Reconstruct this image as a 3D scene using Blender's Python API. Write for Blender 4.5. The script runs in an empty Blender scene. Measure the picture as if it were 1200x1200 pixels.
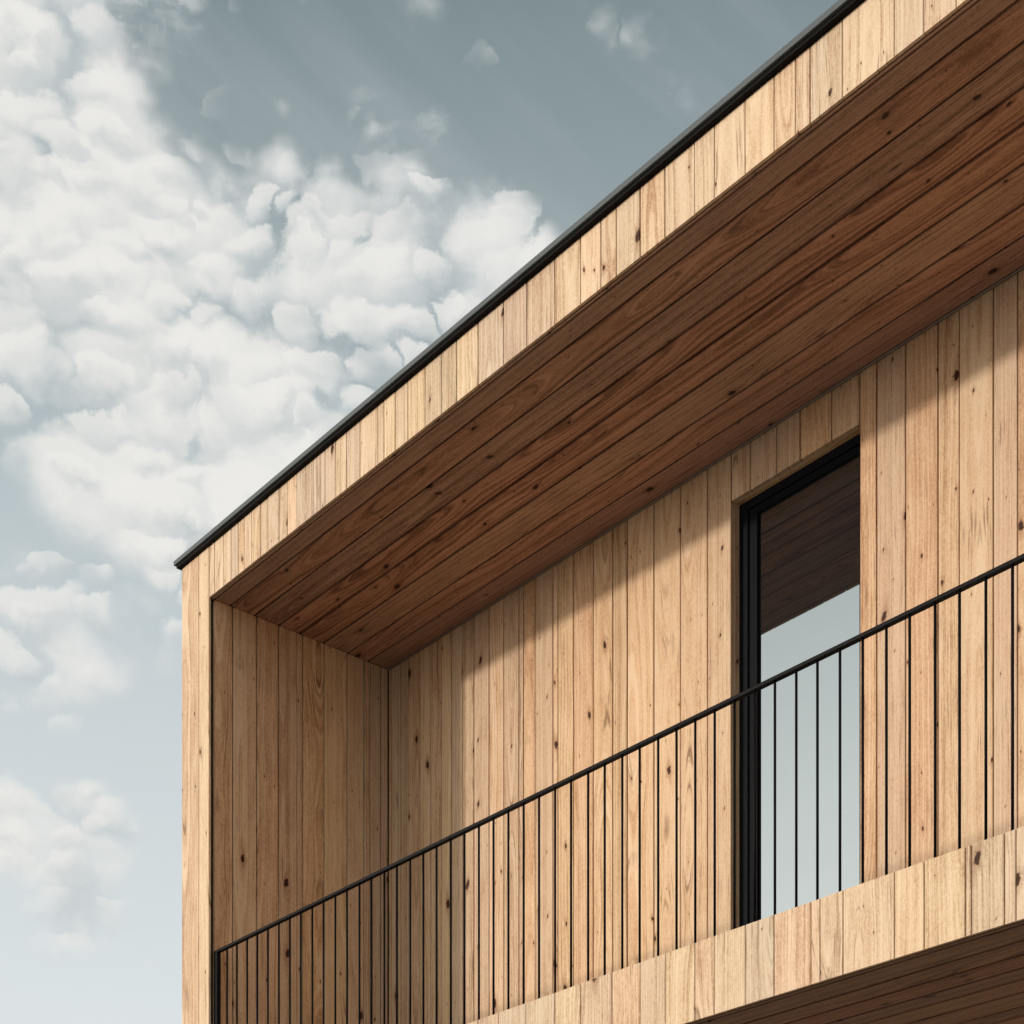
import bpy, bmesh, math, random
from mathutils import Vector, Matrix

random.seed(11)
scene = bpy.context.scene
R = math.radians

# ------------------------------------------------------------------ camera
F = 2042.13; CX = 600.0; HY = 1805.3          # focal length, centre and horizon in photo pixels
CAM = Vector((8.8187, -5.0814, 1.6))
EXR, EXF = 0.651856, -0.758343                 # facade axis seen from the camera (right, forward)
EYR, EYF = 0.758343, 0.651856

def ray(px, py):
    r = (px - CX) / F
    return Vector((r * EXR + EXF, r * EYR + EYF, (HY - py) / F))

cam_d = bpy.data.cameras.new('camera')
cam = bpy.data.objects.new('camera', cam_d)
scene.collection.objects.link(cam)
cam.location = CAM
cam.rotation_euler = (R(90), 0, math.atan2(0.758343, 0.651856))
cam_d.sensor_width = 36
cam_d.sensor_height = 36
cam_d.lens = 36 * F / 1200.0
cam_d.shift_x = 0.0
cam_d.shift_y = (HY - 600.0) / 1200.0
cam_d.clip_start = 0.05
cam_d.clip_end = 3000
scene.camera = cam
scene.render.resolution_x = 1024
scene.render.resolution_y = 1024

# ------------------------------------------------------------------ sun
SUN_DIR = Vector((0.723, 1.249, -0.338)).normalized()     # way the light travels
to_sun = -SUN_DIR
elev = math.asin(to_sun.z)
rot = math.atan2(to_sun.x, to_sun.y)
sl = bpy.data.lights.new('sun', 'SUN')
sl.energy = 2.6
sl.angle = R(2.8)
sl.color = (1.0, 0.925, 0.83)
so = bpy.data.objects.new('sun', sl)
scene.collection.objects.link(so)
so.rotation_euler = SUN_DIR.to_track_quat('-Z', 'Y').to_euler()
so.location = (-10, -20, 20)

# ------------------------------------------------------------------ node helpers
class NT:
    def __init__(self, tree):
        self.t = tree; self.n = tree.nodes; self.l = tree.links
    def put(self, sock, v):
        if v is None: return
        if hasattr(v, 'is_output') or isinstance(v, bpy.types.NodeSocket):
            self.l.new(v, sock)
        else:
            sock.default_value = v
    def m(self, op, a, b=None, c=None, clamp=False):
        x = self.n.new('ShaderNodeMath'); x.operation = op; x.use_clamp = clamp
        self.put(x.inputs[0], a); self.put(x.inputs[1], b)
        if c is not None: self.put(x.inputs[2], c)
        return x.outputs[0]
    def v(self, op, a, b=None, s=None):
        x = self.n.new('ShaderNodeVectorMath'); x.operation = op
        self.put(x.inputs[0], a)
        if b is not None: self.put(x.inputs[1], b)
        if s is not None: self.put(x.inputs['Scale'], s)
        return x.outputs['Value'] if op in ('LENGTH', 'DISTANCE', 'DOT_PRODUCT') else x.outputs['Vector']
    def xyz(self, x=0, y=0, z=0):
        c = self.n.new('ShaderNodeCombineXYZ')
        self.put(c.inputs[0], x); self.put(c.inputs[1], y); self.put(c.inputs[2], z)
        return c.outputs[0]
    def sep(self, v):
        s = self.n.new('ShaderNodeSeparateXYZ'); self.put(s.inputs[0], v)
        return s.outputs[0], s.outputs[1], s.outputs[2]
    def noise(self, vec, scale=1.0, detail=2.0, rough=0.5, dim='3D', dist=0.0, lac=2.0):
        x = self.n.new('ShaderNodeTexNoise'); x.noise_dimensions = dim
        if dim == '1D': self.put(x.inputs['W'], vec)
        else: self.put(x.inputs['Vector'], vec)
        self.put(x.inputs['Scale'], scale); self.put(x.inputs['Detail'], detail)
        self.put(x.inputs['Roughness'], rough); self.put(x.inputs['Distortion'], dist)
        self.put(x.inputs['Lacunarity'], lac)
        return x.outputs['Fac']
    def voro(self, vec, scale=1.0, feature='F1', dim='3D', rnd=1.0, smooth=0.5):
        x = self.n.new('ShaderNodeTexVoronoi'); x.voronoi_dimensions = dim; x.feature = feature
        self.put(x.inputs['Vector'], vec); self.put(x.inputs['Scale'], scale)
        self.put(x.inputs['Randomness'], rnd)
        if feature == 'SMOOTH_F1': self.put(x.inputs['Smoothness'], smooth)
        return x
    def rng(self, v, a, b, c=0.0, d=1.0, kind='SMOOTHSTEP'):
        x = self.n.new('ShaderNodeMapRange'); x.interpolation_type = kind; x.clamp = True
        self.put(x.inputs['Value'], v); self.put(x.inputs['From Min'], a); self.put(x.inputs['From Max'], b)
        self.put(x.inputs['To Min'], c); self.put(x.inputs['To Max'], d)
        return x.outputs['Result']
    def mix(self, f, a, b, kind='MIX'):
        x = self.n.new('ShaderNodeMix'); x.data_type = 'RGBA'; x.blend_type = kind; x.clamp_factor = True
        self.put(x.inputs[0], f); self.put(x.inputs[6], a); self.put(x.inputs[7], b)
        return x.outputs[2]
    def ramp(self, f, stops, kind='LINEAR'):
        x = self.n.new('ShaderNodeValToRGB'); x.color_ramp.interpolation = kind
        e = x.color_ramp.elements
        while len(e) < len(stops): e.new(0.5)
        for i, (p, c) in enumerate(stops):
            e[i].position = p; e[i].color = (*c, 1)
        self.put(x.inputs[0], f)
        return x.outputs[0]

def new_mat(name):
    m = bpy.data.materials.new(name); m.use_nodes = True
    nt = NT(m.node_tree)
    bs = m.node_tree.nodes['Principled BSDF']
    return m, nt, bs

def c4(c): return (c[0], c[1], c[2], 1.0)

# ------------------------------------------------------------------ wood
def wood(name, light, mid, dark, knot, rough=0.62, vary=1.0, streak=1.0, spec=0.12, ringamt=0.42):
    m, n, bs = new_mat(name)
    uvn = n.n.new('ShaderNodeUVMap'); uvn.uv_map = 'grain'
    u, v, _ = n.sep(uvn.outputs[0])
    at = n.n.new('ShaderNodeAttribute'); at.attribute_name = 'board_seed'
    r, g, b = n.sep(at.outputs['Color'])
    U = n.m('ADD', u, n.m('MULTIPLY', r, 31.7))
    V = n.m('ADD', v, n.m('MULTIPLY', g, 57.3))
    Z = n.m('MULTIPLY', b, 17.0)
    # knots: one stretched Voronoi cell each, a third of them present
    kx, ky = 0.075, 0.40
    kv = n.xyz(n.m('DIVIDE', U, kx), n.m('DIVIDE', V, ky), 0)
    vo = n.voro(kv, 1.0, 'F1', '2D', 0.85)
    dv = n.v('SUBTRACT', kv, vo.outputs['Position'])
    dx, dy, _ = n.sep(dv)
    wob = n.noise(n.xyz(U, V, Z), 70.0, 2.0, 0.6)
    tilt = n.m('MULTIPLY', n.m('SUBTRACT', r, 0.5), 0.5)
    ddx = n.m('MULTIPLY', dx, kx)
    ddy = n.m('MULTIPLY', dy, ky)
    ddx = n.m('ADD', ddx, n.m('MULTIPLY', ddy, tilt))
    kd = n.v('LENGTH', n.xyz(ddx, n.m('DIVIDE', ddy, 1.75), 0))
    kd = n.m('MULTIPLY', kd, n.m('ADD', 0.30, n.m('MULTIPLY', wob, 1.4)))
    cr, cg, cb = n.sep(vo.outputs['Color'])
    rad = n.m('ADD', 0.0020, n.m('MULTIPLY', n.m('POWER', cg, 5.0), 0.0120))
    exist = n.m('LESS_THAN', cr, 0.50)
    kmask = n.m('MULTIPLY', n.rng(n.m('DIVIDE', kd, rad), 0.85, 1.35, 1.0, 0.0), exist)
    halo = n.m('MULTIPLY', n.rng(n.m('DIVIDE', kd, rad), 0.8, 3.6, 1.0, 0.0), exist)
    # flame shaped tail above and below a knot
    tail = n.m('MULTIPLY', n.rng(n.m('DIVIDE', n.v('LENGTH', n.xyz(ddx, n.m('DIVIDE', ddy, 7.0), 0)), rad), 0.5, 1.8, 1.0, 0.0), exist)
    # year rings of a flat sawn board
    slow = n.noise(n.xyz(n.m('MULTIPLY', U, 1.5), n.m('MULTIPLY', V, 0.55), Z), 1.0, 2.0, 0.5)
    slow2 = n.noise(n.xyz(n.m('MULTIPLY', U, 9.0), n.m('MULTIPLY', V, 2.2), Z), 1.0, 2.0, 0.5)
    uc = n.m('SUBTRACT', u, n.m('SUBTRACT', n.m('MULTIPLY', b, 0.26), 0.07))
    hh = n.m('ADD', n.m('MULTIPLY', slow, 0.22), n.m('SUBTRACT', n.m('MULTIPLY', r, 0.12), 0.13))
    ring = n.v('LENGTH', n.xyz(uc, hh, 0))
    bend = n.m('MULTIPLY', halo, rad)
    sgn = n.m('SUBTRACT', n.m('MULTIPLY', n.m('GREATER_THAN', ddx, 0.0), 2.0), 1.0)
    ring = n.m('ADD', ring, n.m('MULTIPLY', n.m('MULTIPLY', bend, -1.1), sgn))
    ring = n.m('ADD', ring, n.m('MULTIPLY', slow2, 0.018))
    band = n.noise(n.m('ADD', ring, Z), 95.0, 2.0, 0.62, '1D')
    band2 = n.noise(n.m('ADD', ring, n.m('ADD', Z, 9.0)), 30.0, 1.0, 0.5, '1D')
    fib = n.noise(n.xyz(n.m('MULTIPLY', U, 330.0), n.m('MULTIPLY', V, 5.0), Z), 1.0, 2.0, 0.65)
    speck = n.noise(n.xyz(n.m('MULTIPLY', U, 300.0), n.m('MULTIPLY', V, 110.0), Z), 1.0, 2.0, 0.8)
    blot = n.noise(n.xyz(n.m('MULTIPLY', U, 14.0), n.m('MULTIPLY', V, 3.5), Z), 1.0, 3.0, 0.6)
    # short dark resin streaks
    st = n.noise(n.xyz(n.m('MULTIPLY', ring, 190.0), n.m('MULTIPLY', V, 4.2), Z), 1.0, 2.0, 0.6)
    stz = n.noise(n.xyz(n.m('MULTIPLY', U, 5.0), n.m('MULTIPLY', V, 1.4), n.m('ADD', Z, 4.0)), 1.0, 1.0, 0.5)
    smask = n.m('MULTIPLY', n.rng(st, 0.56, 0.72), n.rng(stz, 0.42, 0.60))
    t = n.m('ADD', n.m('MULTIPLY', n.rng(band, 0.36, 0.66, kind='LINEAR'), ringamt),
            n.m('MULTIPLY', n.rng(band2, 0.30, 0.70, kind='LINEAR'), 0.22))
    t = n.m('ADD', t, n.m('MULTIPLY', n.rng(fib, 0.3, 0.72, kind='LINEAR'), 0.32))
    t = n.m('ADD', t, n.m('MULTIPLY', n.m('SUBTRACT', blot, 0.5), 0.70))
    t = n.m('ADD', t, n.m('MULTIPLY', n.m('SUBTRACT', speck, 0.5), 0.95))
    t = n.m('ADD', t, n.m('MULTIPLY', n.m('SUBTRACT', n.noise(n.xyz(n.m('MULTIPLY', U, 150.0), n.m('MULTIPLY', V, 48.0), Z), 1.0, 2.0, 0.7), 0.5), 0.75))
    t = n.m('ADD', t, n.m('MULTIPLY', n.m('SUBTRACT', g, 0.5), 0.30 * vary), clamp=True)
    col = n.ramp(t, [(0.10, light), (0.52, mid), (0.98, dark)])
    col = n.mix(n.m('MULTIPLY', smask, 0.62 * streak), col, c4([a * 0.45 for a in dark]))
    col = n.mix(n.m('MULTIPLY', tail, 0.35), col, c4(dark))
    col = n.mix(n.m('MULTIPLY', halo, 0.50), col, c4(dark))
    kc = n.mix(n.rng(n.m('DIVIDE', kd, rad), 0.2, 0.9), c4([a * 0.8 for a in knot]), c4(knot))
    col = n.mix(kmask, col, kc)
    # every board has its own tone
    hs = n.n.new('ShaderNodeHueSaturation')
    n.put(hs.inputs['Hue'], n.m('ADD', 0.5, n.m('MULTIPLY', n.m('SUBTRACT', b, 0.55), 0.012 * vary)))
    n.put(hs.inputs['Saturation'], n.m('ADD', 1.0, n.m('MULTIPLY', n.m('SUBTRACT', r, 0.5), 0.16 * vary)))
    n.put(hs.inputs['Value'], n.m('ADD', 1.0, n.m('MULTIPLY', n.m('SUBTRACT', r, 0.5), 0.22 * vary)))
    n.put(hs.inputs['Color'], col)
    n.put(bs.inputs['Base Color'], hs.outputs[0])
    n.put(bs.inputs['Roughness'], rough)
    n.put(bs.inputs['Specular IOR Level'], spec)
    bp = n.n.new('ShaderNodeBump'); bp.inputs['Strength'].default_value = 0.5; bp.inputs['Distance'].default_value = 0.0012
    hgt = n.m('ADD', n.m('MULTIPLY', fib, 0.8), n.m('MULTIPLY', speck, 0.4))
    n.put(bp.inputs['Height'], hgt)
    n.put(bs.inputs['Normal'], bp.outputs[0])
    return m

M_WALL = wood('larch_cladding', (0.63, 0.485, 0.345), (0.535, 0.385, 0.255), (0.315, 0.180, 0.098), (0.055, 0.020, 0.008), vary=0.85, streak=1.25)
M_LOG = wood('loggia_cladding', (0.62, 0.455, 0.305), (0.535, 0.35, 0.208), (0.31, 0.162, 0.082), (0.05, 0.018, 0.007), vary=0.75, streak=1.2)
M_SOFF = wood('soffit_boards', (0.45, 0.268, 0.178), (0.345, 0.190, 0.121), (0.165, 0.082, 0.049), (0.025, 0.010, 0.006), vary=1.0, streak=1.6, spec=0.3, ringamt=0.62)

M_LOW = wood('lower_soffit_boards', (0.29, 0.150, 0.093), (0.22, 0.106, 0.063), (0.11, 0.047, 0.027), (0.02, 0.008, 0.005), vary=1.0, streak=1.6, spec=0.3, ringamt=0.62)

def plain(name, col, rough, metal=0.0, spec=0.5, nscale=40.0, namp=0.15, bump=0.0):
    m, n, bs = new_mat(name)
    tc = n.n.new('ShaderNodeTexCoord')
    f = n.noise(tc.outputs['Object'], nscale, 4.0, 0.6)
    lo = [a * (1 - namp) for a in col]; hi = [a * (1 + namp) for a in col]
    n.put(bs.inputs['Base Color'], n.ramp(f, [(0.3, lo), (0.7, hi)]))
    n.put(bs.inputs['Roughness'], n.rng(f, 0.3, 0.7, rough * 0.85, rough * 1.15))
    bs.inputs['Metallic'].default_value = metal
    bs.inputs['Specular IOR Level'].default_value = spec
    if bump:
        bp = n.n.new('ShaderNodeBump'); bp.inputs['Strength'].default_value = bump; bp.inputs['Distance'].default_value = 0.002
        n.put(bp.inputs['Height'], f); n.put(bs.inputs['Normal'], bp.outputs[0])
    return m

M_CORE = plain('dark_backing', (0.030, 0.018, 0.012), 0.9, spec=0.1)
M_CAP = plain('zinc_grey_metal', (0.088, 0.100, 0.104), 0.6, spec=0.12, nscale=25, namp=0.12)
M_STEEL = plain('black_painted_steel', (0.005, 0.0045, 0.005), 0.5, spec=0.05, nscale=90, namp=0.2)
M_FRAME = plain('black_window_frame', (0.006, 0.0065, 0.008), 0.55, spec=0.03, nscale=60, namp=0.2)
M_TRIM = plain('bronze_trim', (0.22, 0.185, 0.16), 0.45, metal=0.3)
M_FLOOR = plain('deck_concrete', (0.32, 0.29, 0.26), 0.85)
M_ROOF = plain('roof_membrane', (0.12, 0.12, 0.12), 0.85)

# coated reflective glass
M_GLASS, n, bs = new_mat('reflective_glass')
for nd in list(n.n):
    if nd.type != 'OUTPUT_MATERIAL': n.n.remove(nd)
out = [x for x in n.n if x.type == 'OUTPUT_MATERIAL'][0]
gl = n.n.new('ShaderNodeBsdfGlossy'); gl.inputs['Roughness'].default_value = 0.012
gl.inputs['Color'].default_value = (0.68, 0.765, 0.81, 1)
tc = n.n.new('ShaderNodeTexCoord')
bp = n.n.new('ShaderNodeBump'); bp.inputs['Strength'].default_value = 0.04; bp.inputs['Distance'].default_value = 0.01
n.put(bp.inputs['Height'], n.noise(tc.outputs['Object'], 1.6, 1.0, 0.4)); n.put(gl.inputs['Normal'], bp.outputs[0])
df = n.n.new('ShaderNodeBsdfDiffuse'); df.inputs['Color'].default_value = (0.012, 0.012, 0.013, 1)
fr = n.n.new('ShaderNodeLayerWeight'); fr.inputs['Blend'].default_value = 0.5
mx = n.n.new('ShaderNodeMixShader')
n.put(mx.inputs[0], n.rng(fr.outputs['Facing'], 0.0, 1.0, 0.20, 0.44, 'LINEAR'))
n.l.new(df.outputs[0], mx.inputs[1]); n.l.new(gl.outputs[0], mx.inputs[2]); n.l.new(mx.outputs[0], out.inputs[0])

# ground
M_GROUND, n, bs = new_mat('pale_gravel')
tc = n.n.new('ShaderNodeTexCoord')
f1 = n.noise(tc.outputs['Object'], 0.35, 5.0, 0.6); f2 = n.noise(tc.outputs['Object'], 45.0, 4.0, 0.7)
f = n.m('ADD', n.m('MULTIPLY', f1, 0.5), n.m('MULTIPLY', f2, 0.5))
n.put(bs.inputs['Base Color'], n.ramp(f, [(0.3, (0.16, 0.145, 0.12)), (0.7, (0.29, 0.26, 0.22))]))
bs.inputs['Roughness'].default_value = 0.95
bp = n.n.new('ShaderNodeBump'); bp.inputs['Distance'].default_value = 0.02
n.put(bp.inputs['Height'], f2); n.put(bs.inputs['Normal'], bp.outputs[0])

# ------------------------------------------------------------------ mesh helpers
class MB:
    def __init__(self):
        self.bm = bmesh.new()
        self.uv = self.bm.loops.layers.uv.new('grain')
        self.cl = self.bm.loops.layers.float_color.new('board_seed')
    def face(self, vs, uvs=None, seed=(0.5, 0.5, 0.5)):
        f = self.bm.faces.new(vs)
        for i, lp in enumerate(f.loops):
            if uvs: lp[self.uv].uv = uvs[i]
            lp[self.cl] = (seed[0], seed[1], seed[2], 1)
        return f
    def board(self, o, au, av, an, w, L, t, b=0.0022, seed=None):
        """a board whose back lower left corner is o; au across, av along, an out of the wall"""
        o = Vector(o); au = Vector(au); av = Vector(av); an = Vector(an)
        if seed is None: seed = (random.random(), random.random(), random.random())
        prof = [(0, 0), (0, t - b), (b, t), (w - b, t), (w, t - b), (w, 0)]
        flip = au.cross(av).dot(an) < 0
        lo = [self.bm.verts.new(o + au * p + an * q) for p, q in prof]
        hi = [self.bm.verts.new(o + au * p + an * q + av * L) for p, q in prof]
        N = 6
        arc = [0, t - b, t, t + w - 2 * b, t + w - b, w + 2 * t, 2 * w + 2 * t]
        for i in range(N):
            j = (i + 1) % N
            a0 = arc[i] - t; a1 = arc[i + 1] - t
            q = [hi[i], hi[j], lo[j], lo[i]]
            uv = [(a0, L), (a1, L), (a1, 0), (a0, 0)]
            if not flip: q.reverse(); uv.reverse()
            self.face(q, uv, seed)
        for ring, s in ((lo, 0), (hi, 1)):
            q = list(ring); uv = [(p, k + L * s) for p, k in prof]
            if (s == 0) != flip: q.reverse(); uv.reverse()
            # end grain
            self.face(q, uv, seed)
    def box(self, x0, x1, y0, y1, z0, z1):
        v = [self.bm.verts.new((x, y, z)) for z in (z0, z1) for x, y in ((x0, y0), (x1, y0), (x1, y1), (x0, y1))]
        for q in ((3, 2, 1, 0), (4, 5, 6, 7), (0, 1, 5, 4), (1, 2, 6, 5), (2, 3, 7, 6), (3, 0, 4, 7)):
            self.face([v[i] for i in q])
        return v
    def prism(self, prof, axis, a, b):
        """closed profile extruded along an axis; prof in the two other axes in order"""
        def P(p, s):
            if axis == 'x': return (s, p[0], p[1])
            if axis == 'y': return (p[0], s, p[1])
            return (p[0], p[1], s)
        lo = [self.bm.verts.new(P(p, a)) for p in prof]; hi = [self.bm.verts.new(P(p, b)) for p in prof]
        N = len(prof)
        for i in range(N):
            j = (i + 1) % N
            self.face([lo[i], lo[j], hi[j], hi[i]])
        self.face(list(reversed(lo))); self.face(hi)
    def build(self, name, mat, parent=None, fix=True, bevel=0.0):
        if fix: bmesh.ops.recalc_face_normals(self.bm, faces=self.bm.faces[:])
        me = bpy.data.meshes.new(name); self.bm.to_mesh(me); self.bm.free()
        me.materials.append(mat)
        o = bpy.data.objects.new(name, me); scene.collection.objects.link(o)
        if parent: o.parent = parent
        if bevel:
            md = o.modifiers.new('bevel', 'BEVEL'); md.width = bevel; md.segments = 2; md.limit_method = 'ANGLE'
        return o

# ------------------------------------------------------------------ dimensions (metres)
XL = 9.40                        # length of the upper storey
XI0, XI1 = 0.301, XL - 0.301     # inner faces of the two end walls
W = 1.249                        # loggia depth
ZT, ZS = 7.185, 6.889            # top of the fascia boards, soffit
ZB, ZF = 3.674, 3.982            # underside and top edge of the lower band
YB = 8.6                         # rear of the house
GAP = 0.0065
TH = 0.022
FT = 0.013                       # front boards

house = bpy.data.objects.new('timber_house', None); scene.collection.objects.link(house)
house['label'] = 'modern timber clad house with projecting boxed balcony and flat dark edged roof'
house['category'] = 'house'

def seams_fill(known, end, lo=0.095, hi=0.185):
    s = list(known)
    while s[-1] < end - 0.14:
        w = random.uniform(lo, hi)
        if random.random() < 0.18: w = random.uniform(0.028, 0.05)
        s.append(s[-1] + w)
    s = [a for a in s if a < end - 0.06] + [end]
    return s

def vertical(mb, seams, y, z0, z1, an=(0, -1, 0), au=(1, 0, 0), fixed=None, jit=0.0012, th=TH, gap=(0.6, 1.25)):
    """vertical boards between consecutive seams; fixed is the coordinate of the back of the boards"""
    for a, b in zip(seams, seams[1:]):
        w = b - a - GAP * random.uniform(*gap)
        if w < 0.008: continue
        t = th + random.uniform(-jit, jit)
        o = Vector(au) * (a + (b - a - w) / 2) + Vector(an) * 0
        if abs(au[0]): o = Vector((o.x, fixed, z0))
        else: o = Vector((fixed, o.y, z0))
        mb.board(o, au, (0, 0, 1), an, w, z1 - z0, t)

# --- front cladding: end posts, fascia and lower band
fas = [0.301, 0.36, 0.456, 0.532, 0.607, 0.668, 0.745, 0.831, 0.906, 1.014, 1.095, 1.184, 1.334, 1.442, 1.535, 1.63, 1.747, 1.89, 1.947,
       2.037, 2.139, 2.273, 2.397, 2.512, 2.668, 2.848, 3.006, 3.192, 3.355, 3.482, 3.575, 3.716, 3.858, 4.024, 4.13,
       4.291, 4.437, 4.542, 4.612, 4.764, 4.997, 5.122]
fas = seams_fill(fas, XI1)
bnd = seams_fill([0.301], 2.52) + [2.668, 2.813, 3.0, 3.192, 3.355, 3.55, 3.716, 3.863, 4.024, 4.13, 4.291, 4.437, 4.616, 4.66,
       4.768, 4.997, 5.125, 5.295, 5.32, 5.45, 5.493]
bnd = seams_fill(bnd, XI1)
mb = MB()
vertical(mb, [0.0, 0.19, 0.301], 0, ZB, ZT - 0.011, fixed=FT, th=FT, gap=(0.25, 0.85), jit=0.0008)
vertical(mb, [XI1, XL - 0.14, XL], 0, ZB, ZT - 0.011, fixed=FT, th=FT, gap=(0.25, 0.85), jit=0.0008)
vertical(mb, fas, 0, ZS, ZT - 0.011, fixed=FT, th=FT, gap=(0.25, 0.85), jit=0.0008)
vertical(mb, bnd, 0, ZB, ZF, fixed=FT, th=FT, gap=(0.25, 0.85), jit=0.0008)
mb.build('front_cladding', M_WALL, house)

# --- side and rear outer cladding of the upper storey
mb = MB()
vertical(mb, seams_fill([TH + 0.004], YB), 0, ZB, ZT - 0.011, an=(-1, 0, 0), au=(0, 1, 0), fixed=TH, jit=0.0008)
vertical(mb, seams_fill([TH + 0.004], YB), 0, ZB, ZT - 0.011, an=(1, 0, 0), au=(0, 1, 0), fixed=XL - TH, jit=0.0008)
vertical(mb, seams_fill([TH + 0.004], XL - TH - 0.004), 0, ZB, ZT - 0.011, an=(0, 1, 0), fixed=YB - TH)
mb.build('outer_cladding', M_WALL, house)

# --- dark backing body behind all boards
mb = MB()
d = TH + 0.003
e = FT + 0.003
mb.box(d, XL - d, e, 1.2, ZS + TH + 0.002, ZT - 0.013)             # roof slab in front
mb.box(d, XL - d, 1.2, YB - d, ZS + TH + 0.004, ZT - 0.015)
mb.box(d, XI0 - TH - 0.002, e, YB - d, ZB + TH + 0.002, ZS + TH)   # left wall
mb.box(XI1 + TH + 0.002, XL - d, e, YB - d, ZB + TH + 0.002, ZS + TH)
mb.box(XI0 - TH, XI1 + TH, e, YB - d - 0.002, ZB + TH + 0.004, ZF - 0.06)    # floor slab
mb.box(XI0 - TH, 3.09 - 0.012, W + TH + 0.002, W + 0.20, ZF - 0.058, ZS + TH)  # wall left of the window
mb.box(3.865 + 0.012, XI1 + TH, W + TH + 0.002, W + 0.20, ZF - 0.058, ZS + TH)
mb.box(3.09 - 0.012, 3.865 + 0.012, W + TH + 0.004, W + 0.198, 6.652 + 0.012, ZS + TH - 0.002)
mb.build('wall_core', M_CORE, house)

# --- soffit
sof = [0.019, 0.034, 0.14, 0.30, 0.465, 0.61, 0.775, 0.95, 1.10, W - 0.002]
mb = MB()
def along_x(mb, seams, z, x0, x1, th=TH):
    for a, b in zip(seams, seams[1:]):
        w = b - a - GAP * random.uniform(1.3, 2.3)
        t = th + random.uniform(-0.0012, 0.0012)
        mb.board((x0, a + (b - a - w) / 2, z + TH), (0, 1, 0), (1, 0, 0), (0, 0, -1), w, x1 - x0, t)
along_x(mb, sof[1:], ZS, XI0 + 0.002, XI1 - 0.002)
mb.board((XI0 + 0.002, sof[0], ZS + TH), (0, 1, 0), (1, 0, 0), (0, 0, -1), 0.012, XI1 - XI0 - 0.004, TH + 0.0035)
mb.build('soffit', M_SOFF, house)

# --- underside of the balcony box
mb = MB()
s2 = [0.019, 0.05]
while s2[-1] < 4.0: s2.append(s2[-1] + random.uniform(0.10, 0.16))
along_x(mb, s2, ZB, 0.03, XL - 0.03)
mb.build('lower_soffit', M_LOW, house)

# --- inner end walls of the loggia
sid = [0.019, 0.034, 0.155, 0.315, 0.464, 0.629, 0.78, 0.945, 1.07, 1.115, 1.195, W - 0.001]
mb = MB()
vertical(mb, sid, 0, ZF - 0.055, ZS - 0.001, an=(1, 0, 0), au=(0, 1, 0), fixed=XI0 - TH)
mb.build('end_wall', M_LOG, house)
mb = MB()
vertical(mb, sid, 0, ZF - 0.055, ZS - 0.001, an=(-1, 0, 0), au=(0, 1, 0), fixed=XI1 + TH)
mb.build('end_wall', M_LOG, house)

# --- rear wall of the loggia
bw = [0.303, 0.33, 0.396, 0.423, 0.498, 0.615, 0.714, 0.819, 0.915, 1.017, 1.117, 1.254, 1.381, 1.512, 1.55, 1.648, 1.795, 1.835, 1.959,
      2.112, 2.261, 2.369, 2.561, 2.747, 2.932, 3.09]
bh = [3.09, 3.21, 3.375, 3.52, 3.705, 3.865]
bw2 = seams_fill([3.865, 3.96, 4.118, 4.289, 4.398, 4.568, 4.684], XI1 - 0.002)
mb = MB()
vertical(mb, bw, 0, ZF - 0.055, ZS - 0.001, fixed=W + TH)
vertical(mb, bh, 0, 6.652, ZS - 0.001, fixed=W + TH)
vertical(mb, bw2, 0, ZF - 0.055, ZS - 0.001, fixed=W + TH)
mb.build('rear_wall', M_LOG, house)

# thin metal bead where soffit and wall meet
mb = MB()
mb.box(XI0 + 0.003, XI1 - 0.003, W - 0.0125, W - 0.0025, ZS - 0.0115, ZS - 0.0015)
mb.build('ceiling_bead', M_TRIM, house, bevel=0.002)

# balcony floor
mb = MB()
mb.box(XI0 - 0.01, XI1 + 0.01, d + 0.001, W + TH, ZF - 0.058, ZF - 0.040)
mb.build('balcony_floor', M_FLOOR, house)

# --- window: wooden reveal, frame and pane
WX0, WX1, WZ0, WZ1 = 3.09, 3.865, ZF - 0.038, 6.652
win = MB()
YF = 1.305
def ring(mb, x0, x1, z0, z1, w, wt, y0, y1, wb, wr):
    mb.box(x0, x0 + w, y0, y1, z0, z1)
    mb.box(x1 - wr, x1, y0, y1, z0, z1)
    mb.box(x0 + w, x1 - wr, y0 + 0.0004, y1 - 0.0004, z1 - wt, z1)
    mb.box(x0 + w, x1 - wr, y0 + 0.0004, y1 - 0.0004, z0, z0 + wb)
ring(win, WX0 + 0.001, WX1 - 0.001, WZ0, WZ1 - 0.001, 0.054, 0.040, YF, 1.40, 0.052, 0.026)
window = win.build('window', M_FRAME, house, bevel=0.0015)
sash = MB(); ring(sash, WX0 + 0.0565, WX1 - 0.0285, WZ0 + 0.054, WZ1 - 0.0425, 0.051, 0.034, YF + 0.010, 1.372, 0.05, 0.024)
sash.build('sash', M_FRAME, window, bevel=0.0025)
pane = MB(); pane.box(WX0 + 0.104, WX1 - 0.050, 1.3305, 1.352, WZ0 + 0.098, WZ1 - 0.072)
pane.build('pane', M_GLASS, window)
rv = MB()
rv.board((WX0 - 0.012, W + TH + 0.0025, WZ0), (0, 1, 0), (0, 0, 1), (1, 0, 0), 0.12, WZ1 - WZ0, 0.012, 0.0008)
rv.board((WX1 + 0.012, W + TH + 0.0025, WZ0), (0, 1, 0), (0, 0, 1), (-1, 0, 0), 0.12, WZ1 - WZ0, 0.012, 0.0008)
rv.board((WX0 - 0.012, W + TH + 0.0025, WZ1 + 0.012), (0, 1, 0), (1, 0, 0), (0, 0, -1), 0.12, WX1 - WX0 + 0.024, 0.0118, 0.0008)
rv.build('reveal', M_LOG, window)

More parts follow.
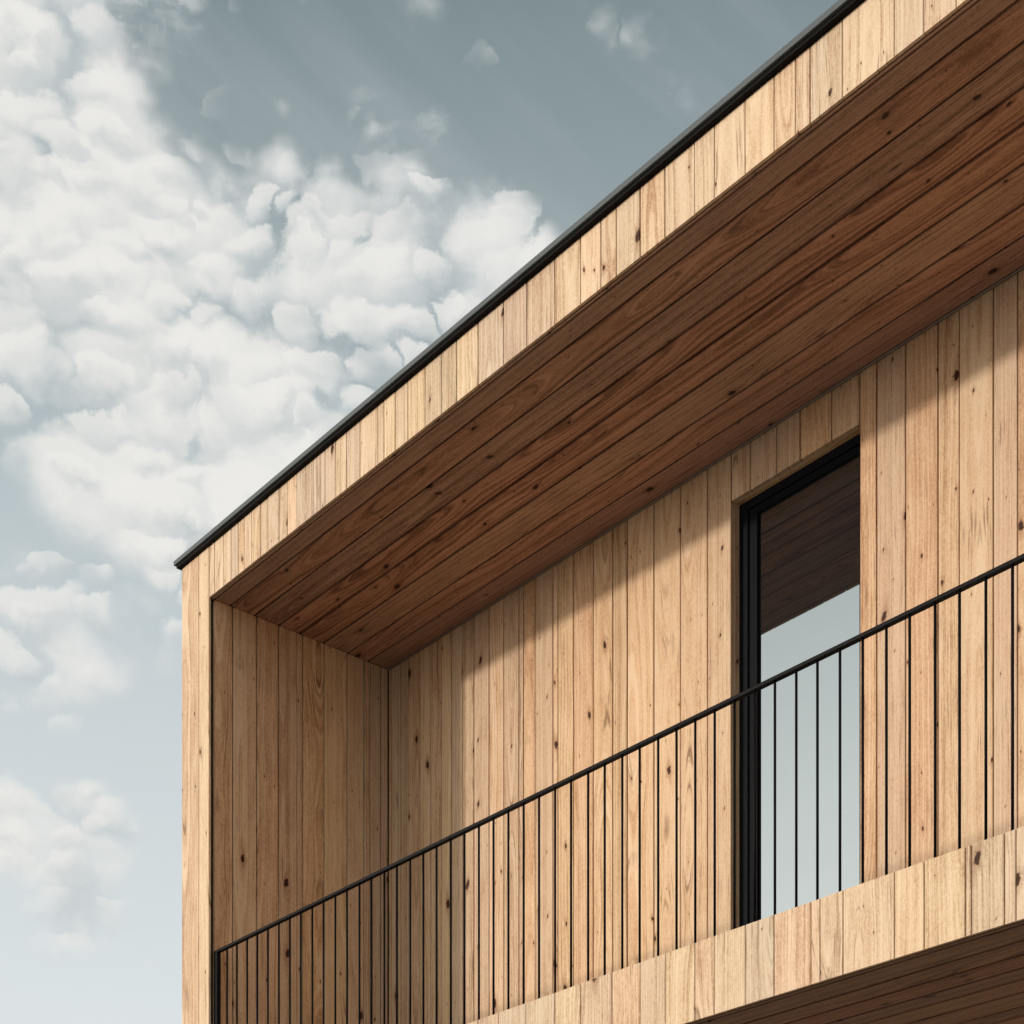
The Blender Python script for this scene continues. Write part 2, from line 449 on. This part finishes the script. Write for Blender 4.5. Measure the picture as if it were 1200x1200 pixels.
# --- roof edge cap and roof
mb = MB()
ov = 0.038
mb.prism([(-ov, ZT + 0.0055), (-ov - 0.001, ZT + 0.029), (-ov + 0.005, ZT + 0.0345), (0.12, ZT + 0.050), (0.12, ZT + 0.0055)], 'x', -0.026, XL + 0.026)
for x0, x1 in ((-0.0255, 0.12), (XL - 0.12, XL + 0.0255)):
    mb.box(x0, x1, 0.1205, YB - 0.12, ZT + 0.0088, ZT + 0.0485)
mb.box(-0.025, XL + 0.025, YB - 0.1195, YB + 0.03, ZT + 0.0086, ZT + 0.049)
mb.build('roof_cap', M_CAP, house, bevel=0.0012)
mb = MB()
mb.box(-0.016, XL + 0.016, -0.026, YB + 0.018, ZT - 0.010, ZT + 0.005)
mb.build('drip_profile', M_STEEL, house, bevel=0.0012)
mb = MB(); mb.box(0.121, XL - 0.121, 0.121, YB - 0.121, ZT + 0.0125, ZT + 0.03)
mb.build('roof', M_ROOF, house)

# --- ground floor, set back under the box
mb = MB()
GX0, GX1, GY0 = 1.2, XL - 0.4, 3.6
vertical(mb, seams_fill([GX0], GX1), 0, 0.10, ZB - 0.002, fixed=GY0)
vertical(mb, seams_fill([GY0 + 0.004], YB - 0.1), 0, 0.10, ZB - 0.002, an=(-1, 0, 0), au=(0, 1, 0), fixed=GX0 + TH)
vertical(mb, seams_fill([GY0 + 0.004], YB - 0.1), 0, 0.10, ZB - 0.002, an=(1, 0, 0), au=(0, 1, 0), fixed=GX1 - TH)
mb.build('ground_floor_wall', M_WALL, house)
mb = MB(); mb.box(GX0 + 0.025, GX1 - 0.025, GY0 + 0.004, YB - 0.12, 0.0, ZB + TH + 0.006)
mb.build('ground_floor_core', M_CORE, house)

# --- railing: top rail (the part), balusters and end posts below it
RY = 0.042
ZR = 4.915
mb = MB()
h, dp = 0.018, 0.012
mb.prism([(RY - dp, ZR - h), (RY - dp, ZR - 0.006), (RY - dp + 0.006, ZR), (RY + dp - 0.006, ZR), (RY + dp, ZR - 0.006), (RY + dp, ZR - h)],
         'x', XI0 + 0.001, XI1 - 0.001)
rail = mb.build('balcony_railing', M_STEEL, house, bevel=0.001)
def round_bar(mb, x, y, z0, z1, r, k=10):
    mb.prism([(x + r * math.cos(2 * math.pi * i / k), y + r * math.sin(2 * math.pi * i / k)) for i in range(k)], 'z', z0, z1)
mb = MB(); round_bar(mb, 0, 0, ZF - 0.041, ZR - h + 0.001, 0.0053, 12)
b0 = mb.build('baluster', M_STEEL, rail)
for p in b0.data.polygons: p.use_smooth = len(p.vertices) == 4
x = 0.424; k = 0
while x < XI1 - 0.05:
    o = b0 if k == 0 else b0.copy()
    if k: scene.collection.objects.link(o)
    o.parent = rail
    o.location = (x + (random.uniform(-0.0025, 0.0025) if k else 0), RY, 0)
    x += 0.1048; k += 1
for xa, xb in ((XI0 + 0.0015, XI0 + 0.036), (XI1 - 0.036, XI1 - 0.0015)):
    mb = MB(); mb.box(xa, xb, RY - 0.012, RY + 0.012, ZF - 0.041, ZR - h + 0.0006)
    mb.build('end_post', M_STEEL, rail, bevel=0.001)

# ------------------------------------------------------------------ ground
bm = bmesh.new()
bmesh.ops.create_grid(bm, x_segments=8, y_segments=8, size=1200)
me = bpy.data.meshes.new('ground'); bm.to_mesh(me); bm.free(); me.materials.append(M_GROUND)
gr = bpy.data.objects.new('ground', me); scene.collection.objects.link(gr); gr['kind'] = 'structure'

# ------------------------------------------------------------------ sky
w = bpy.data.worlds.new('World'); scene.world = w; w.use_nodes = True
for nd in list(w.node_tree.nodes): w.node_tree.nodes.remove(nd)
n = NT(w.node_tree)
tc = n.n.new('ShaderNodeTexCoord')
D = n.v('NORMALIZE', tc.outputs['Generated'])
dx, dy, dz = n.sep(D)
sky = n.n.new('ShaderNodeTexSky'); sky.sky_type = 'NISHITA'; sky.sun_disc = False
sky.sun_elevation = elev; sky.sun_rotation = rot
sky.air_density = 1.0; sky.dust_density = 1.5; sky.ozone_density = 1.5
hs = n.n.new('ShaderNodeHueSaturation'); hs.inputs['Saturation'].default_value = 0.35
n.put(hs.inputs['Color'], sky.outputs[0])
nish = n.mix(1.0, hs.outputs[0], (0.10, 0.10, 0.10, 1), 'MULTIPLY')
# thin high overcast veil: pale near the horizon, teal grey higher up
veil = n.ramp(n.m('MAXIMUM', dz, 0.0), [(0.0, (0.92, 0.93, 0.93)), (0.22, (0.84, 0.87, 0.88)), (0.29, (0.79, 0.845, 0.86)), (0.405, (0.68, 0.745, 0.765)), (0.50, (0.54, 0.62, 0.645)),
                          (0.58, (0.37, 0.445, 0.465)), (0.66, (0.225, 0.295, 0.315)), (1.0, (0.11, 0.16, 0.19))])
base = n.mix(0.85, nish, veil)
# hazy glow of the sky around the low sun (behind the viewer)
sd = n.v('DOT_PRODUCT', D, tuple(to_sun))
glow = n.rng(sd, 0.35, 1.0, 0.0, 1.0)
side_fill = n.rng(n.v('DOT_PRODUCT', D, tuple(Vector((0.93, -0.25, 0.27)).normalized())), 0.5, 1.0, 0.0, 1.0)  # unseen sky brightening added on the right to fill the shaded end wall
gs = n.m('ADD', n.m('ADD', 1.0, n.m('MULTIPLY', side_fill, 0.35)), n.m('ADD', n.m('MULTIPLY', glow, 0.30), n.m('MULTIPLY', n.rng(sd, 0.86, 0.985), 2.4)))
glowc = n.mix(glow, (1, 1, 1, 1), (1.0, 0.92, 0.84, 1))
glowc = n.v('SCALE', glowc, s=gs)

# cloud field
def pxdir(px, py):
    v = ray(px, py); v.normalize(); return v
bumps = [(20, 40, 210, 1.15), (60, 190, 170, 1.0), (190, 300, 130, 0.9), (60, 400, 200, 0.85), (250, 400, 170, 1.0), (330, 470, 190, 1.0),
         (420, 330, 130, 0.85), (560, 330, 120, 1.0), (630, 300, 70, 0.7), (330, 190, 50, 0.5), (420, 205, 60, 0.5), (150, 560, 200, 0.8), (40, 740, 150, 0.8),
         (95, 975, 85, 0.85), (15, 965, 70, 0.8), (100, 1078, 45, 0.75), (140, 800, 70, 0.35), (290, 610, 100, 0.7),
         (332, 122, 24, 0.5), (430, 148, 42, 0.55), (515, 150, 30, 0.45),
         (470, 270, 95, 0.95), (470, 350, 110, 1.0), (400, 250, 60, 0.8), (590, 290, 90, 0.9)]
bias = None
for px, py, rr, am in bumps:
    c = pxdir(px, py)
    dist = n.v('DISTANCE', D, tuple(c))
    rad = rr / F * 0.85 * 1.25
    g_ = n.rng(dist, 0.0, rad * 1.25, am, 0.0)
    bias = g_ if bias is None else n.m('SMOOTH_MAX', bias, g_, 0.25)
far = n.v('DISTANCE', D, tuple(pxdir(450, 500)))
bias = n.m('ADD', bias, n.m('MULTIPLY', n.rng(far, 0.38, 0.60), 0.62))

def noisecol(G, vec, s, det, rough=0.5):
    x = G.n.new('ShaderNodeTexNoise'); x.noise_dimensions = '2D'
    G.put(x.inputs['Vector'], vec); x.inputs['Scale'].default_value = s
    x.inputs['Detail'].default_value = det; x.inputs['Roughness'].default_value = rough
    return x.outputs['Color']
# bearing and height of the sky direction
az = n.m('ARCTAN2', dx, dy)
S = n.xyz(az, n.m('DIVIDE', dz, n.m('MAXIMUM', n.m('SQRT', n.m('ADD', n.m('MULTIPLY', dx, dx), n.m('MULTIPLY', dy, dy))), 0.3)), 0)
w1 = n.v('SUBTRACT', noisecol(n, S, 9.0, 2.0), (0.5, 0.5, 0.5))
w2 = n.v('SUBTRACT', noisecol(n, S, 32.0, 5.0, 0.6), (0.5, 0.5, 0.5))
SW = n.v('ADD', n.v('ADD', S, n.v('SCALE', w1, s=0.045)), n.v('SCALE', w2, s=0.026))
fine = n.noise(SW, 24.0, 6.0, 0.6, '2D')
bsum = n.m('ADD', bias, n.m('MULTIPLY', n.m('SUBTRACT', n.noise(S, 10.0, 4.0, 0.55, '2D'), 0.5), 0.9))
shadow_c, light_c = (0.47, 0.525, 0.545, 1), (0.84, 0.83, 0.80, 1)
fade_low = n.rng(dz, 0.28, 0.50, 0.55, 1.0)
fade_sun = n.m('SUBTRACT', 1.0, n.m('MULTIPLY', n.rng(sd, 0.5, 0.9), 0.95))
fade = n.m('MULTIPLY', fade_low, fade_sun)
# soft body of the cloud field, then puffs of four sizes over it
veil_a = n.m('MULTIPLY', n.m('MULTIPLY', n.rng(n.m('ADD', bsum, n.m('MULTIPLY', n.m('SUBTRACT', fine, 0.5), 1.3)), 0.50, 0.95), n.rng(fine, 0.25, 0.65, 0.6, 1.0)), n.m('MULTIPLY', fade, 0.72))
col = n.mix(veil_a, base, (0.57, 0.62, 0.635, 1))
for sc, off, thr, op, rr0 in ((8.5, (3.1, 7.7, 0), 0.50, 0.85, 0.66), (13.5, (11.3, 2.9, 0), 0.46, 0.88, 0.64),
                              (21.0, (5.9, 17.1, 0), 0.44, 0.85, 0.60), (36.0, (21.7, 9.3, 0), 0.42, 0.75, 0.54)):
    Pm = n.v('ADD', n.v('SCALE', SW, s=sc), off)
    vo = n.voro(Pm, 1.0, 'F1', '2D', 0.9)
    edge = n.rng(n.voro(Pm, 1.0, 'DISTANCE_TO_EDGE', '2D', 0.9).outputs['Distance'], 0.0, 0.10)
    lx, ly, _ = n.sep(n.v('SUBTRACT', Pm, vo.outputs['Position']))
    r1, r2, r3 = n.sep(vo.outputs['Color'])
    rad = n.m('ADD', rr0 - 0.18, n.m('MULTIPLY', r1, 0.30))
    q = n.m('DIVIDE', n.v('LENGTH', n.xyz(n.m('MULTIPLY', lx, 0.85), n.m('MULTIPLY', ly, 1.15), 0)), rad)
    q = n.m('ADD', q, n.m('MULTIPLY', n.m('SUBTRACT', fine, 0.5), 0.55))
    up = n.m('DIVIDE', n.m('SUBTRACT', ly, n.m('MULTIPLY', lx, 0.30)), rad)
    soft = n.rng(up, -0.7, 0.6, 0.80, 0.34)
    al = n.rng(q, n.m('SUBTRACT', 1.0, soft), 1.06, 1.0, 0.0)
    present = n.rng(n.m('ADD', bsum, n.m('MULTIPLY', n.m('SUBTRACT', r2, 0.5), 0.5)), thr, thr + 0.30)
    al = n.m('MULTIPLY', n.m('MULTIPLY', n.m('MULTIPLY', al, edge), present), n.m('MULTIPLY', fade, op))
    sh = n.rng(n.m('ADD', up, n.m('MULTIPLY', n.m('SUBTRACT', fine, 0.5), 1.0)), -1.10, 0.42)
    pc = n.mix(sh, shadow_c, light_c)
    col = n.mix(al, col, pc)
cir = n.noise(n.xyz(n.m('MULTIPLY', az, 2.5), n.m('ADD', n.m('MULTIPLY', dz, 16.0), n.m('MULTIPLY', az, 7.0)), 0), 1.0, 4.0, 0.55, '2D')
col = n.mix(n.m('MULTIPLY', n.rng(cir, 0.46, 0.85), 0.20), col, (0.66, 0.68, 0.70, 1))
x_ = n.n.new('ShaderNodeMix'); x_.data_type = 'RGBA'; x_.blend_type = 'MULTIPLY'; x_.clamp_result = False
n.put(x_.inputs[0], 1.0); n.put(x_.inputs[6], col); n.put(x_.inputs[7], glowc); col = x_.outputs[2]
bg = n.n.new('ShaderNodeBackground'); n.put(bg.inputs['Color'], col); bg.inputs['Strength'].default_value = 1.0
wo = n.n.new('ShaderNodeOutputWorld'); n.l.new(bg.outputs[0], wo.inputs[0])
w.cycles.sampling_method = 'MANUAL'; w.cycles.sample_map_resolution = 256

# ------------------------------------------------------------------ render settings
scene.render.engine = 'CYCLES'
scene.cycles.max_bounces = 8
scene.cycles.diffuse_bounces = 3
vs = scene.view_settings
vs.view_transform = 'Standard'; vs.look = 'None'; vs.exposure = 0.0; vs.gamma = 1.0
